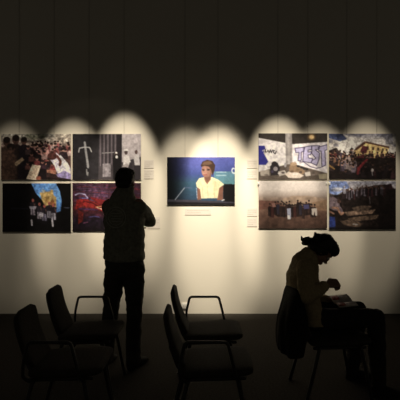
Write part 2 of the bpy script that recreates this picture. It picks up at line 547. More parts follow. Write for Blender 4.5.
def paint_graffiti():
    c = Canvas((18, 17, 388, 268))
    c.fill((218, 210, 204))
    c.poly([(18, 17), (388, 17), (388, 64), (210, 76), (165, 70), (18, 42)], (52, 46, 42))
    c.poly([(18, 42), (165, 72), (168, 185), (18, 230)], (220, 212, 206))
    c.poly([(200, 76), (388, 64), (388, 240), (200, 185)], (214, 206, 204))
    c.poly([(162, 17), (198, 17), (200, 190), (166, 190)], (150, 142, 136))
    c.poly([(172, 17), (184, 17), (186, 190), (176, 190)], (168, 160, 152))
    c.oval(303, 38, 30, 24, (214, 152, 82), .6, .9); c.oval(303, 38, 17, 15, (250, 208, 140), 1, .5)
    c.poly([(18, 225), (165, 185), (210, 182), (388, 232), (388, 268), (18, 268)], (92, 80, 70))
    c.mottle(.12, 14, 4)
    # blue piece cut by the edge
    c.poly([(18, 84), (52, 84), (58, 110), (50, 130), (72, 170), (58, 186), (18, 186)], (42, 42, 132))
    c.line([(40, 112), (52, 106), (48, 126), (58, 122)], 4, (196, 185, 172))
    # small black tag
    c.line([(58, 106), (54, 118), (64, 118), (70, 108), (76, 122), (82, 106), (88, 122), (94, 108), (104, 110), (98, 118), (108, 128), (114, 114)], 4.5, (30, 26, 28))
    # big lavender letters T E S T with dark outlines
    out, ins = (66, 58, 88), (176, 168, 200)
    L = [
        [(214, 98), (266, 92), (262, 116), (248, 118), (248, 162), (230, 166), (236, 120), (218, 120)],
        [(262, 92), (304, 84), (302, 104), (284, 108), (284, 118), (302, 116), (298, 132), (284, 134), (286, 150), (308, 152), (300, 176), (256, 168)],
        [(304, 84), (346, 84), (344, 102), (322, 106), (346, 124), (342, 158), (330, 190), (298, 174), (312, 158), (326, 152), (304, 126)],
        [(338, 92), (388, 78), (388, 104), (374, 110), (378, 188), (358, 198), (354, 112), (342, 114)],
    ]
    for p in L:
        c.poly(p, ins)
    for p in L:
        c.line(p + [p[0]], 4.2, out)
    c.line([(240, 170), (262, 172), (296, 196), (330, 205), (352, 200)], 4, out)
    # rubbish and furniture on the ground
    c.poly([(28, 218), (76, 212), (78, 244), (30, 246)], (170, 158, 142))
    c.poly([(80, 196), (100, 170), (122, 176), (134, 205), (126, 240), (86, 244)], (44, 38, 42))
    c.oval(104, 180, 15, 12, (38, 32, 34))
    c.oval(110, 208, 12, 12, (150, 140, 140))
    c.poly([(124, 222), (160, 215), (170, 236), (130, 248)], (186, 176, 164))
    c.poly([(178, 212), (192, 178), (210, 172), (222, 192), (250, 206), (270, 222), (250, 244), (196, 236)], (140, 112, 84))
    c.poly([(160, 236), (180, 222), (230, 228), (262, 244), (240, 258), (180, 256)], (206, 190, 172))
    c.oval(206, 182, 18, 10, (168, 138, 106))
    for x, y, rx, ry, col in ((150, 228, 9, 6, (90, 78, 74)), (176, 206, 9, 8, (96, 84, 76)), (198, 222, 12, 6, (104, 82, 62)), (228, 214, 11, 7, (120, 98, 72)), (214, 236, 14, 5, (226, 214, 198)), (244, 226, 9, 6, (84, 70, 60)), (92, 222, 8, 8, (70, 62, 84)), (130, 232, 8, 5, (210, 200, 190)), (312, 240, 10, 4, (110, 98, 90)), (60, 240, 12, 4, (120, 108, 98)), (162, 188, 6, 12, (150, 146, 146))):
        c.oval(x, y, rx, ry, col)
    for x, y in ((232, 194), (250, 200), (264, 206), (278, 210)):
        c.oval(x, y, 9, 6, (40, 36, 36))
    c.poly([(266, 228), (294, 222), (298, 244), (272, 248)], (190, 180, 168))
    c.poly([(340, 238), (384, 232), (388, 262), (344, 262)], (150, 140, 112))
    c.poly([(290, 246), (340, 240), (344, 262), (290, 262)], (76, 66, 56))
    c.grain = 0.25
    return c


def paint_hillside():
    c = Canvas((18, 13, 386, 270))
    c.vgrad([(13, (226, 214, 200)), (60, (216, 204, 190)), (88, (176, 160, 146)), (108, (140, 120, 104)), (135, (112, 86, 70)), (200, (88, 62, 50)), (270, (62, 44, 36))])
    c.poly([(150, 110), (200, 94), (280, 94), (386, 112), (386, 150), (150, 150)], (160, 134, 108), .7)
    c.poly([(18, 118), (120, 122), (150, 150), (18, 170)], (92, 56, 46), .8)
    c.poly([(300, 130), (386, 112), (386, 175), (330, 170)], (136, 104, 76), .7)
    c.mottle(.16, 16, 3, (18, 100, 386, 270))
    c.mottle(.10, 6, 8, (18, 120, 386, 270))
    dark = (28, 20, 20)
    c.poly([(70, 170), (90, 150), (150, 150), (300, 150), (300, 195), (240, 205), (120, 206)], dark, .85)
    cl = [dark, (58, 30, 28), dark, (36, 34, 46), (40, 28, 26), dark, (46, 32, 30), dark]
    for i, x in enumerate(range(78, 330, 15)):
        y = 128 + 12 * math.sin(i * 1.7) + (6 if i % 3 == 0 else 0)
        y += 6
        c.poly([(x - 8, y + 62), (x - 9, y + 14), (x, y + 8), (x + 9, y + 14), (x + 7, y + 66)], cl[i % len(cl)])
        c.oval(x, y, 5, 6, (92, 62, 50))
        c.oval(x, y - 3, 5, 4, (26, 20, 20))
        c.line([(x - 2, y + 40), (x - 3, y + 66)], 3, (78, 58, 46), .5)
    c.line([(140, 122), (165, 142), (200, 146), (245, 138)], 6, dark)
    c.line([(225, 130), (262, 140), (300, 138)], 6, dark)
    c.poly([(170, 162), (192, 160), (192, 218), (184, 218), (182, 190), (174, 210)], (140, 142, 158))
    c.poly([(172, 198), (184, 198), (188, 220), (174, 220)], (190, 184, 176))
    c.poly([(258, 142), (286, 140), (290, 162), (262, 166)], (62, 60, 98))
    c.poly([(302, 162), (330, 160), (332, 200), (322, 200), (318, 176), (312, 200), (304, 194)], (176, 164, 152))
    c.poly([(88, 136), (104, 132), (112, 152), (94, 156)], (140, 98, 86))
    c.grain = .12
    return c


def paint_square():
    c = Canvas((20, 20, 378, 262))
    c.vgrad([(20, (130, 128, 138)), (60, (200, 192, 182)), (130, (222, 210, 194)), (180, (90, 72, 60)), (262, (24, 17, 16))])
    f = c.field(40, 5)
    c.put((f > .52) & (c.Y < 140), (232, 224, 212), .75)
    c.put((f < .34) & (c.Y < 90), (92, 92, 106), .6)
    c.poly([(20, 20), (90, 20), (118, 50), (80, 62), (20, 44)], (44, 58, 102), .85)
    c.mottle(.10, 16, 2, (20, 20, 378, 140))
    c.poly([(152, 112), (164, 96), (210, 62), (342, 92), (336, 112), (330, 165), (160, 165)], (226, 188, 118))
    c.poly([(152, 112), (166, 94), (210, 62), (216, 74), (170, 108)], (78, 50, 40))
    c.poly([(210, 60), (344, 90), (340, 98), (214, 70)], (86, 56, 44))
    for x in (228, 256, 283, 308, 328):
        c.poly([(x - 5, 88 + (x - 228) * .12), (x + 5, 89 + (x - 228) * .12), (x + 5, 108 + (x - 228) * .05), (x - 5, 108 + (x - 228) * .05)], (80, 62, 48))
    c.poly([(188, 112), (200, 84), (228, 90), (222, 122), (198, 130)], (84, 36, 40))
    c.poly([(20, 110), (60, 95), (80, 118), (110, 130), (150, 140), (168, 165), (168, 262), (20, 262)], (48, 36, 36))
    c.figures(22, 165, 102, 165, 52, 9, [(120, 84, 62), (150, 130, 120), (50, 40, 52), (90, 40, 38), (40, 32, 34)], (176, 130, 104), 3)
    c.figures(160, 376, 118, 150, 46, 9, [(84, 34, 36), (110, 90, 84), (40, 30, 32), (60, 44, 44)], (165, 110, 92), 6)
    c.poly([(160, 150), (240, 150), (378, 148), (378, 262), (60, 262), (120, 210)], (24, 18, 18), .9)
    c.figures(60, 378, 165, 235, 40, 14, [(26, 20, 22), (34, 26, 28), (20, 15, 16), (48, 30, 32)], (70, 48, 42), 9)
    c.figures(80, 170, 150, 195, 18, 10, [(96, 84, 92), (60, 50, 60), (120, 104, 100)], (150, 110, 90), 13)
    c.poly([(168, 235), (172, 200), (222, 152), (230, 157), (186, 208), (178, 238)], (112, 34, 38))
    c.poly([(20, 180), (54, 205), (50, 211), (20, 192)], (170, 126, 66))
    c.oval(252, 214, 7, 9, (176, 166, 160)); c.line([(250, 222), (252, 240)], 5, (120, 112, 110))
    c.poly([(20, 262), (20, 215), (120, 235), (160, 262)], (20, 15, 14), .8)
    c.grain = 0.75
    return c


def paint_quarry():
    c = Canvas((20, 16, 378, 275))
    c.vgrad([(16, (150, 150, 164)), (60, (156, 148, 146)), (110, (54, 44, 40)), (275, (30, 23, 20))])
    c.poly([(20, 16), (110, 16), (130, 50), (60, 92), (20, 80)], (112, 132, 184))
    c.oval(66, 62, 40, 15, (214, 212, 218), .85, .5)
    c.poly([(60, 90), (110, 80), (160, 62), (260, 40), (320, 34), (352, 48), (378, 60), (378, 275), (20, 275), (20, 100)], (30, 23, 21))
    c.mottle(.3, 12, 5, (20, 60, 378, 275))
    r = random.Random(8)
    for i in range(34):
        x = 96 + i * 6.8
        y = 66 - 22 * math.sin(min(1, i / 22) * 1.5) + r.uniform(-5, 14)
        k = r.uniform(5, 7)
        col = r.choice([(26, 20, 22), (40, 30, 32), (20, 16, 18), (90, 82, 90), (60, 34, 36)])
        c.poly([(x - k, y + 46), (x - k * .9, y + 9), (x, y + 5), (x + k * .9, y + 9), (x + k, y + 46)], col)
        c.oval(x, y, 4, 5.5, (78, 54, 46))
    c.oval(102, 48, 5, 6, (190, 180, 178)); c.poly([(94, 56), (110, 56), (110, 84), (96, 84)], (150, 146, 156))
    c.poly([(318, 38), (352, 30), (364, 60), (340, 80), (318, 66)], (36, 22, 24))
    c.line([(236, 100), (240, 135)], 5, (90, 80, 80)); c.line([(150, 60), (154, 84)], 5, (120, 116, 124))
    for x0, y0, x1, y1, col in ((100, 182, 270, 168, (116, 92, 74)), (120, 214, 290, 196, (96, 76, 60)), (80, 230, 200, 244, (84, 66, 52)), (140, 158, 250, 150, (80, 64, 52))):
        c.poly([(x0, y0), ((x0 + x1) / 2, y0 - 12), (x1, y1), (x1 - 20, y1 + 22), (x0 + 20, y0 + 20)], col)
    c.mottle(.28, 9, 12, (60, 140, 300, 275))
    c.poly([(20, 100), (44, 98), (68, 116), (80, 150), (92, 168), (98, 190), (84, 194), (66, 176), (40, 170), (20, 160)], (104, 88, 92))
    c.line([(40, 158), (66, 160), (84, 194), (96, 186)], 11, (156, 112, 88))
    c.oval(74, 124, 10, 12, (66, 46, 40))
    c.line([(22, 178), (46, 190)], 9, (140, 100, 80))
    c.poly([(20, 205), (52, 208), (56, 275), (20, 275)], (36, 50, 112))
    c.line([(150, 246), (172, 248)], 5, (150, 146, 140))
    c.poly([(285, 60), (378, 60), (378, 275), (285, 275)], (14, 10, 11), .6)
    c.poly([(20, 262), (378, 258), (378, 275), (20, 275)], (16, 12, 11), .8)
    c.grain = 0.8
    return c


def make_print(px0, py0, px1, py1, canvas, label, wires=(), clips=(), gain=1.0):
    d = WALL - 0.011
    a, b = W(px0, py0, d), W(px1, py1, d)
    x0, x1, z1, z0 = a.x, b.x, a.z, b.z
    bm = bmesh.new()
    box(bm, (x0, d + 0.0006, z0), (x1, d + 0.007, z1), 0.0006, 1)
    root = build('photo_print', bm, M['board'])
    tag(root, label, 'photograph', 'photographs hung on the exhibition wall')
    px = canvas.pixels() * gain
    h, w = px.shape[:2]
    bm = bmesh.new()
    e = 0.002
    vs = [[bm.verts.new((x0 + e + (x1 - x0 - 2 * e) * i / (w - 1), d, z1 - e - (z1 - z0 - 2 * e) * j / (h - 1))) for i in range(w)] for j in range(h)]
    for j in range(h - 1):
        for i in range(w - 1):
            bm.faces.new((vs[j][i], vs[j + 1][i], vs[j + 1][i + 1], vs[j][i + 1]))
    me = bpy.data.meshes.new('picture')
    bm.to_mesh(me)
    bm.free()
    at = me.color_attributes.new('ink', 'FLOAT_COLOR', 'POINT')
    buf = np.ones((h * w, 4), np.float32)
    buf[:, :3] = px.reshape(-1, 3)
    at.data.foreach_set('color', buf.ravel())
    link('picture', me, pm, root, smooth=False)
    for wx in wires:
        X = (wx - 200) * d / F
        bm = bmesh.new()
        tube(bm, [(X, d + 0.004, z1 - 0.002), (X, d + 0.004, 5.4)], 0.0014, 8, caps=False)
        hk = build('hanging_wire', bm, M['wire'], root, True)
    for cx, cy in clips:
        p = W(cx, cy, d)
        bm = bmesh.new()
        box(bm, (p.x - 0.011, d - 0.006, p.z - 0.018), (p.x + 0.011, d + 0.009, p.z + 0.018), 0.003, 2)
        build('clip', bm, M['clip'], root, True)
    return root


make_print(1, 133.8, 71, 180, paint_gathering(), 'colour photograph of a crowd bending around a pale board, top left corner of the wall', (19, 54))
make_print(2.3, 183.2, 71, 232, paint_fortress(), 'mostly black photograph with blue sky arch and white-clad group, below the crowd photograph', )
make_print(72.4, 133.8, 141, 180, paint_cross(), 'grey photograph with a tall pale cross, above the red photograph by the standing man', (89, 124))
make_print(72.4, 182.8, 141, 231.2, paint_red_cloth(), 'dark red and violet photograph partly hidden by the standing man')
make_print(167, 157, 235, 205, paint_portrait(), 'photograph of a short-haired woman in a pale yellow top, hanging alone mid-wall', (185, 218), gain=.82)
make_print(258.4, 133.2, 327.4, 180, paint_graffiti(), 'photograph of lavender graffiti letters on white walls around a rubbish heap', (278, 308))
make_print(258.6, 180.8, 327.2, 228.6, paint_hillside(), 'brown photograph of a row of people on bare ground under pale sky', (), ((258.6, 183.5), (326.6, 183.5)))
make_print(328.8, 133.5, 396, 179.3, paint_square(), 'photograph of a crowd before a yellow gabled building under clouds', (347, 377))
make_print(329, 181, 396, 229.6, paint_quarry(), 'dark photograph of people lined up on a rocky slope, below the yellow building picture', (), ((329.6, 183.5),))


# ------------------------------------------------------------------ caption cards
def caption(px0, py0, px1, py1, label, lines=3):
    d = WALL - 0.0025
    a, b = W(px0, py0, d), W(px1, py1, d)
    bm = bmesh.new()
    box(bm, (a.x, d, b.z), (b.x, WALL, a.z), 0.0008, 1)
    root = build('caption_card', bm, M['card'])
    tag(root, label, 'label', 'caption cards on the wall')
    r = random.Random(int(px0 * 7 + py0 * 13))
    w, h = b.x - a.x, a.z - b.z
    for k in range(lines):
        bm = bmesh.new()
        z = a.z - h * (k + 1) / (lines + 1)
        x = a.x + 0.08 * w
        end = a.x + w * (0.92 if k < lines - 1 else 0.6)
        while x < end:                       # word-long dashes, too small to read
            l = r.uniform(0.006, 0.018)
            box(bm, (x, d - 0.0006, z - 0.0035), (min(x + l, end), d + 0.001, z + 0.0035))
            x += l + 0.004
        build('text_line', bm, M['ink'], root)
    bm = bmesh.new()
    box(bm, (a.x, d - 0.0004, b.z - 0.005), (b.x, WALL, b.z), 0.0003, 1)  # darker strip standing in for the shadow under the card's bottom edge
    build('edge_shade', bm, M['cardshade'], root)
    return root


caption(144, 160, 153.6, 168, 'pale caption card right of the cross photograph, the upper of two')
caption(144, 169.5, 153.6, 178.6, 'pale caption card right of the cross photograph, the lower of two')
caption(147.5, 217, 160, 228.5, "pale caption card on the wall beside the standing man's elbow")
caption(185, 208.3, 211, 214.8, 'pale wide caption card directly under the woman portrait', 2)
caption(247, 159.5, 257.2, 168.2, 'pale caption card left of the graffiti photograph, the upper of two')
caption(247, 169.8, 257.2, 178.6, 'pale caption card left of the graffiti photograph, the lower of two')
caption(247, 208, 257.2, 216.3, 'pale caption card left of the brown hillside group photograph, the upper of two')
caption(247, 217.8, 257.2, 226.4, 'pale caption card left of the brown hillside group photograph, the lower of two')

# wall socket low on the wall behind the middle chair
d = WALL - 0.012
a, b = W(181.3, 303, d), W(187.6, 309, d)
bm = bmesh.new(); box(bm, (a.x, d, b.z), (b.x, WALL, a.z), 0.004, 2)
so = build('wall_socket', bm, M['plastic'], None, True)
tag(so, 'small white wall socket low on the wall behind the middle chair', 'socket')
bm = bmesh.new()
cx, cz = (a.x + b.x) / 2, (a.z + b.z) / 2
for s in (-1, 1):
    box(bm, (cx + s * 0.010 - 0.003, d - 0.0008, cz - 0.004), (cx + s * 0.010 + 0.003, d + 0.002, cz + 0.004))
build('socket_holes', bm, M['dark'], so)


# ------------------------------------------------------------------ chairs
def make_chair(arm):
    """faces +X; origin on the floor under the top rear edge of the backrest"""
    root = bpy.data.objects.new('conference_chair', None)
    C.objects.link(root)
    root.empty_display_size = 0.2
    # backrest: gently dished padded panel leaning back
    lean = V((-0.34, 0, 1)).normalized()
    nrm = V((1, 0, 0.34)).normalized()
    top = V((0.028, 0, 0.783))
    h, hw, th = 0.36, 0.155, 0.021
    bm = bmesh.new()
    rings = []
    n = 16
    for k in range(n + 1):
        t = k / n
        e = min(t, 1 - t) * h
        rr = 0.065
        ins = 0 if e >= rr else rr - math.sqrt(max(0, rr * rr - (rr - e) ** 2))
        tk = th if e > .02 else th * (0.35 + 0.65 * math.sqrt(e / .02))
        p = top - lean * (h * (1 - t)) + nrm * (0.02 * math.sin(t * math.pi) * -1)
        rings.append((p, V((0, hw - ins, 0)), nrm * tk))
    loft(bm, rings, 28, power=4.5)
    back = build('backrest', bm, M['fabric'], root, True)
    # seat pad
    bm = bmesh.new()
    rings = []
    for x, w, t in ((0.115, .15, .012), (0.125, .185, .022), (0.15, .205, .028), (0.30, .22, .030), (0.45, .22, .030), (0.525, .205, .026), (0.55, .185, .018), (0.557, .15, .008)):
        rings.append((V((x, 0, 0.435 + (x - .1) * .04)), V((0, w, 0)), V((0, 0, t))))
    loft(bm, rings, 28, power=4)
    build('seat', bm, M['fabric'], root, True)
    # seat underframe
    bm = bmesh.new()
    for s in (-1, 1):
        tube(bm, [(0.14, s * .19, 0.405), (0.50, s * .19, 0.415)], 0.011, 10)
    for x in (0.17, 0.46):
        tube(bm, [(x, -.22, 0.405 + (x - .14) * .028), (x, .22, 0.405 + (x - .14) * .028)], 0.011, 10)
    build('seat_frame', bm, M['tube'], root, True)
    # back supports
    for s in (-1, 1):
        bm = bmesh.new()
        q = top - lean * 0.20 - nrm * 0.035 + V((0, s * .13, 0))
        q2 = top - lean * 0.36 - nrm * 0.030 + V((0, s * .13, 0))
        tube(bm, fillet([q, q2, (0.17, s * .15, 0.41)], 0.04), 0.011, 10)
        build('back_support', bm, M['tube'], root, True)
    # legs
    for s in (-1, 1):
        for xt, xf in ((0.165, 0.06), (0.465, 0.54)):
            bm = bmesh.new()
            tube(bm, [(xt, s * .225, 0.405), ((xt + xf) / 2, s * .235, 0.2), (xf, s * .245, 0.006)], 0.0125, 10)
            lg = build('leg', bm, M['tube'], root, True)
            bm = bmesh.new()
            tube(bm, [(xf, s * .245, 0.016), (xf, s * .245, 0.006)], 0.016, 10, caps=False)
            build('foot_cap', bm, M['shell'], lg, True)
    for s in arm:
        y = s * .255
        bm = bmesh.new()
        tube(bm, fillet([(0.165, s * .225, 0.405), (0.122, y, 0.44), (0.125, y, 0.53), (0.152, y, 0.647), (0.395, y, 0.647), (0.425, y, 0.53), (0.445, y, 0.44), (0.465, s * .225, 0.408)], 0.024), 0.0100, 10)
        build('armrest', bm, M['tube'], root, True)
    return root


def copy_tree(o, parent=None):
    c = o.copy()
    C.objects.link(c)
    if parent is not None:
        c.parent = parent
        c.matrix_parent_inverse = o.matrix_parent_inverse.copy()
    for ch in list(o.children):
        copy_tree(ch, c)
    return c


far_proto = make_chair((1,))
near_proto = make_chair((-1,))
spots = [
    (far_proto, -1.172, 3.34, 'black padded chair with one thin arm loop, left of the standing man'),
    (far_proto, -0.238, 3.34, 'black padded chair with one thin arm loop, below the woman portrait'),
    (far_proto, 0.672, 3.23, 'black chair the seated woman is sitting on'),
    (near_proto, -1.135, 2.70, 'black chair nearest the left edge, lower than the chair behind it'),
    (near_proto, -0.238, 2.70, 'black chair right in front of the chair below the woman portrait'),
]
used = set()
for pr, x, y, lab in spots:
    c = pr if id(pr) not in used else copy_tree(pr)
    used.add(id(pr))
    c.location = (x, y, 0)
    tag(c, lab, 'chair', 'black chairs in rows')


# ------------------------------------------------------------------ people
def head(bm, mt, k=1.0):
    """local frame: x forward, y left, z up, origin mid cranium"""
    E = lambda c, r: ell(bm, [v * k for v in c], [v * k for v in r], mt)
    E((-.010, 0, .018), (.094, .074, .092))
    E((.030, 0, -.045), (.060, .058, .072))     # face
    E((.048, 0, -.085), (.036, .042, .034))     # jaw
    E((.066, 0, -.108), (.018, .022, .015))     # chin
    E((.078, 0, .022), (.014, .048, .012))      # brow
    E((.062, .034, -.035), (.022, .020, .018)); E((.062, -.034, -.035), (.022, .020, .018))   # cheeks
    E((.092, 0, -.012), (.012, .010, .026))     # nose bridge
    E((.102, 0, -.034), (.015, .014, .012))     # nose tip
    E((.092, .012, -.040), (.010, .008, .008)); E((.092, -.012, -.040), (.010, .008, .008))
    E((.086, 0, -.066), (.011, .024, .007)); E((.084, 0, -.078), (.011, .021, .007))   # lips
    for s in (-1, 1):                            # ears
        E((-.008, s * .074, -.018), (.020, .007, .031))
        E((-.004, s * .078, -.034), (.010, .006, .012))


def hand(bm, wrist, dr, back, thumb, k=1.0, curl=(0.5, 0.7, 0.5), spread=0.10):
    """palm and five unequal bent fingers; back = direction the back of the hand faces, thumb = +1 / -1 side"""
    wrist = V(wrist)
    dr = V(dr).normalized()
    back = V(back)
    back = (back - dr * back.dot(dr)).normalized()
    sd = dr.cross(back) * thumb
    rings = [(wrist - dr * .02, sd * .026 * k, back * .019 * k), (wrist + dr * .015 * k, sd * .029 * k, back * .017 * k), (wrist + dr * .05 * k, sd * .039 * k, back * .016 * k),
             (wrist + dr * .085 * k, sd * .041 * k, back * .013 * k), (wrist + dr * .098 * k, sd * .036 * k, back * .009 * k)]
    loft(bm, rings, 16, power=2.6)
    for i, (off, L) in enumerate(((.0315, .072), (.0105, .082), (-.0105, .076), (-.0305, .058))):
        p = wrist + dr * (.080 - (0.006 if i in (0, 3) else 0)) * k + sd * off * k
        ang = 0
        side = spread * off / .03
        pts = [p]
        fd = (dr + sd * side).normalized()
        for j, f in enumerate((.48, .30, .22)):
            ang += curl[j] * (1 + .06 * i)
            q = fd * math.cos(ang) - back * math.sin(ang)
            p = p + q * (L * f * 1.12) * k
            pts.append(p)
        tube(bm, pts, [.0092 * k, .0088 * k, .0080 * k, .0066 * k], 10)
    p = wrist + dr * .022 * k + sd * .026 * k
    t1 = (dr * .62 + sd * .70 - back * .35).normalized()
    t2 = (dr * .85 + sd * .22 - back * .48).normalized()
    tube(bm, [p, p + t1 * .038 * k, p + t1 * .038 * k + t2 * .032 * k, p + t1 * .038 * k + t2 * .055 * k], [.0135 * k, .0115 * k, .0098 * k, .0078 * k], 10)


def shoe(bm, heel, dr, L=0.27):
    heel, dr = V(heel), V(dr).normalized()
    sd = V((dr.y, -dr.x, 0))
    up = V((0, 0, 1))
    for t, w, h in ((0, .026, .030),):
        pass
    rings = []
    for t, w, h in ((0.0, .020, .030), (.04, .034, .045), (.25, .038, .052), (.45, .042, .040), (.70, .048, .028), (.90, .040, .022), (1.0, .020, .014)):
        rings.append((heel + dr * (t * L) + up * h, sd * w, up * (h - .002)))
    loft(bm, rings, 18, power=2.8)


def frame_matrix(o, fx, up):
    fx = V(fx).normalized()
    up = V(up)
    z = (up - fx * up.dot(fx)).normalized()
    y = z.cross(fx)
    m = Matrix((fx, y, z)).transposed().to_4x4()
    m.translation = V(o)
    return m


# ---- the standing man, seen from behind, arms folded
phi = math.radians(25)
fw = V((math.sin(phi), math.cos(phi), 0))
rt = V((math.cos(phi), -math.sin(phi), 0))
C0 = V((-0.665, 3.75, 0))
UP = V((0, 0, 1))


def P(r, f, z):
    return C0 + rt * r + fw * f + UP * z


hm = frame_matrix(P(-.005, .035, 1.625), fw * .985 + rt * -.12 + UP * -.06, UP)
shR, shL = P(.155, 0, 1.425), P(-.155, 0, 1.425)
elR = V((-0.458, 3.93, 1.262))
elL = P(-.205, .19, 1.215)
wrR = P(-.085, .205, 1.30)
wrL = P(-.05, .245, 1.235)
hipR, hipL = V((-.575, 3.72, .90)), V((-.745, 3.79, .90))
knR, knL = V((-.572, 3.735, .49)), V((-.792, 3.80, .49))
anR, anL = V((-.578, 3.72, .085)), V((-.828, 3.77, .085))

bm = bmesh.new()
head(bm, hm)
tube(bm, [P(0, .0, 1.42), P(-.003, .02, 1.50), hm @ V((-.02, 0, -.06))], [.062, .055, .056])
loft(bm, [(P(0, 0, .86), rt * .15, fw * .10), (P(0, 0, 1.0), rt * .145, fw * .10), (P(0, 0, 1.12), rt * .135, fw * .095), (P(0, 0, 1.30), rt * .15, fw * .10),
          (P(0, 0, 1.41), rt * .145, fw * .08), (P(0, 0, 1.46), rt * .07, fw * .055)])
for s, e, w_ in ((shR, elR, wrR), (shL, elL, wrL)):
    tube(bm, [s, (s + e) / 2, e], [.048, .044, .036])
    tube(bm, [e, (e * 2 + w_) / 3, w_], [.036, .037, .026])
hand(bm, wrR, (wrR - elR).normalized() + UP * .25, fw * .9 + UP * .3, 1, 1.0, (.45, .5, .4))
hand(bm, wrL, (wrL - elL).normalized() + UP * .25, fw * .9 + UP * .2, -1, 1.0, (.6, .7, .5))
for h_, k_, a_ in ((hipR, knR, anR), (hipL, knL, anL)):
    tube(bm, [h_, (h_ + k_) / 2, k_], [.082, .070, .052])
    tube(bm, [k_, k_ * .65 + a_ * .35, a_], [.052, .054, .034])
    tube(bm, [a_ + UP * 0, a_ + fw * .05 - UP * .045], [.032, .022])
man = link('person', fuse(bm, 0.0045, 3), M['skin'])
tag(man, 'person standing with back to camera and arms folded, in dark jacket and trousers', 'person')

bm = bmesh.new()          # hair: short, cropped at the nape
for c_, r_ in (((-.026, 0, .024), (.090, .083, .098)), ((.012, 0, .062), (.082, .074, .060)), ((-.050, 0, -.030), (.056, .070, .060)), ((-.03, .045, .0), (.05, .037, .055)), ((-.03, -.045, .0), (.05, .037, .055))):
    ell(bm, c_, r_, hm)
link('hair', fuse(bm, 0.006, 2, crease=((45, .006, (1, 1, .6)), (110, .003, (1, 1, .7)))), M['hair'], man)
for s in (-1, 1):
    bm = bmesh.new()
    ell(bm, (.078, s * .032, -.004), (.011, .013, .010), hm)
    build('eye', bm, M['eye'], man, True)

bm = bmesh.new()          # jacket
loft(bm, [(P(0, 0, .935), rt * .188, fw * .140), (P(0, 0, .96), rt * .194, fw * .146), (P(0, 0, 1.06), rt * .186, fw * .140), (P(0, 0, 1.18), rt * .182, fw * .138), (P(0, 0, 1.30), rt * .188, fw * .138),
          (P(0, -.005, 1.40), rt * .180, fw * .118), (P(0, -.005, 1.455), rt * .125, fw * .092), (P(0, .0, 1.485), rt * .09, fw * .085)], 28, power=2.3)
tube(bm, [P(-.005, -.012, 1.445), P(-.003, .0, 1.485), P(0, .012, 1.525)], [(.128, .110), (.112, .104), (.088, .090)], 20, ref=rt)     # upright collar
for s, e, w_ in ((shR, elR, wrR), (shL, elL, wrL)):
    tube(bm, [s - UP * .028, (s + e) / 2, e], [.072, .064, .055])
    tube(bm, [e, (e + w_) / 2, w_ + (e - w_) * .06], [.055, .054, .042])
jk_me = fuse(bm, 0.009, 5, crease=((9, .012, (1, 1, 2.0)), (24, .005, (1, 1, 1.6))))
jk = link('jacket', jk_me, M['jacket'], man)
bv = BVHTree.FromPolygons([v.co.copy() for v in jk_me.vertices], [list(p.vertices) for p in jk_me.polygons])


def on_back(px, py):
    o_ = V((0, 0, CAMZ))
    dr = (W(px, py, 3.6) - o_).normalized()
    hit, n_, _, _ = bv.ray_cast(o_, dr)
    return (hit + n_ * 0.002) if hit else None


bm = bmesh.new()          # round emblem printed across the shoulder blades
for rad_, th_ in ((10.2, .0032), (7.6, .0022)):
    ring = [on_back(116 + rad_ * .95 * math.cos(t), 217.5 + rad_ * math.sin(t)) for t in [2 * math.pi * k / 40 for k in range(40)]]
    ring = [p for p in ring if p]
    tube(bm, ring + ring[:1], th_, 8, caps=False)
for k in range(4):
    row = [on_back(111.5 + j * 1.5 + (k % 2), 213.5 + k * 2.6) for j in range(7)]
    tube(bm, [p for p in row if p], .0028, 6)
build('emblem', bm, M['emblem'], jk, True)

bm = bmesh.new()          # trousers
loft(bm, [(P(0, 0, 1.0), rt * .172, fw * .125), (P(0, 0, .92), rt * .178, fw * .13), (P(0, 0, .84), rt * .176, fw * .125), (P(0, 0, .775), rt * .15, fw * .10)], 24)
for h_, k_, a_ in ((hipR, knR, anR), (hipL, knL, anL)):
    tube(bm, [h_ - UP * .02, h_ * .5 + k_ * .5, k_, k_ * .4 + a_ * .6, a_ - UP * .01], [.098, .088, .070, .068, .064])
link('trousers', fuse(bm, 0.009, 4, crease=((8, .012, (1, 1, 1.8)), (22, .006, (1, 1, 1.8)))), M['jeans'], man)
for a_, dr in ((anR, fw), (anL, V((.15, 1, 0)))):
    bm = bmesh.new()
    shoe(bm, V((a_.x, a_.y, 0)) - dr.normalized() * .07, dr, .28)
    build('shoe', bm, M['shoe'], man, True)

# ---- the seated woman, head bowed over a magazine
YC = 3.34
ff, uu = V((.56, 0, -.83)).normalized(), V((.83, 0, .56))
wm = frame_matrix((.952, YC, 1.072), ff, uu)


def S(x, z, dy=0):
    return V((x, YC + dy, z))


sR, sL = V((.785, 3.175, .955)), V((.825, 3.495, .935))
eR, wR_ = W(306, 297, 3.08), W(327, 284.8, 3.20)
eL, wL_ = W(311, 300, 3.56), W(329, 299.5, 3.44)
bm = bmesh.new()
head(bm, wm, .97)
tube(bm, [S(.81, .955), S(.855, 1.00), wm @ V((-.03, 0, -.06))], [.06, .050, .052])
loft(bm, [(S(.87, .50), V((0, .15, 0)), V((.09, 0, 0))), (S(.86, .58), V((0, .155, 0)), V((.09, 0, 0))), (S(.82, .72), V((0, .13, 0)), V((.08, 0, 0))), (S(.775, .84), V((0, .14, 0)), V((.085, 0, .01))),
          (S(.80, .93), V((0, .14, 0)), V((.08, 0, .02))), (S(.83, .985), V((0, .07, 0)), V((.05, 0, .02)))])
for s, e, w_ in ((sR, eR, wR_), (sL, eL, wL_)):
    tube(bm, [s, (s + e) / 2, e], [.042, .039, .033])
    tube(bm, [e, (e * 2 + w_) / 3, w_], [.033, .034, .024])
hand(bm, wR_, V((1, .18, .12)), V((-.2, -.75, .75)), -1, 1.0, (.8, 1.1, .8), .04)
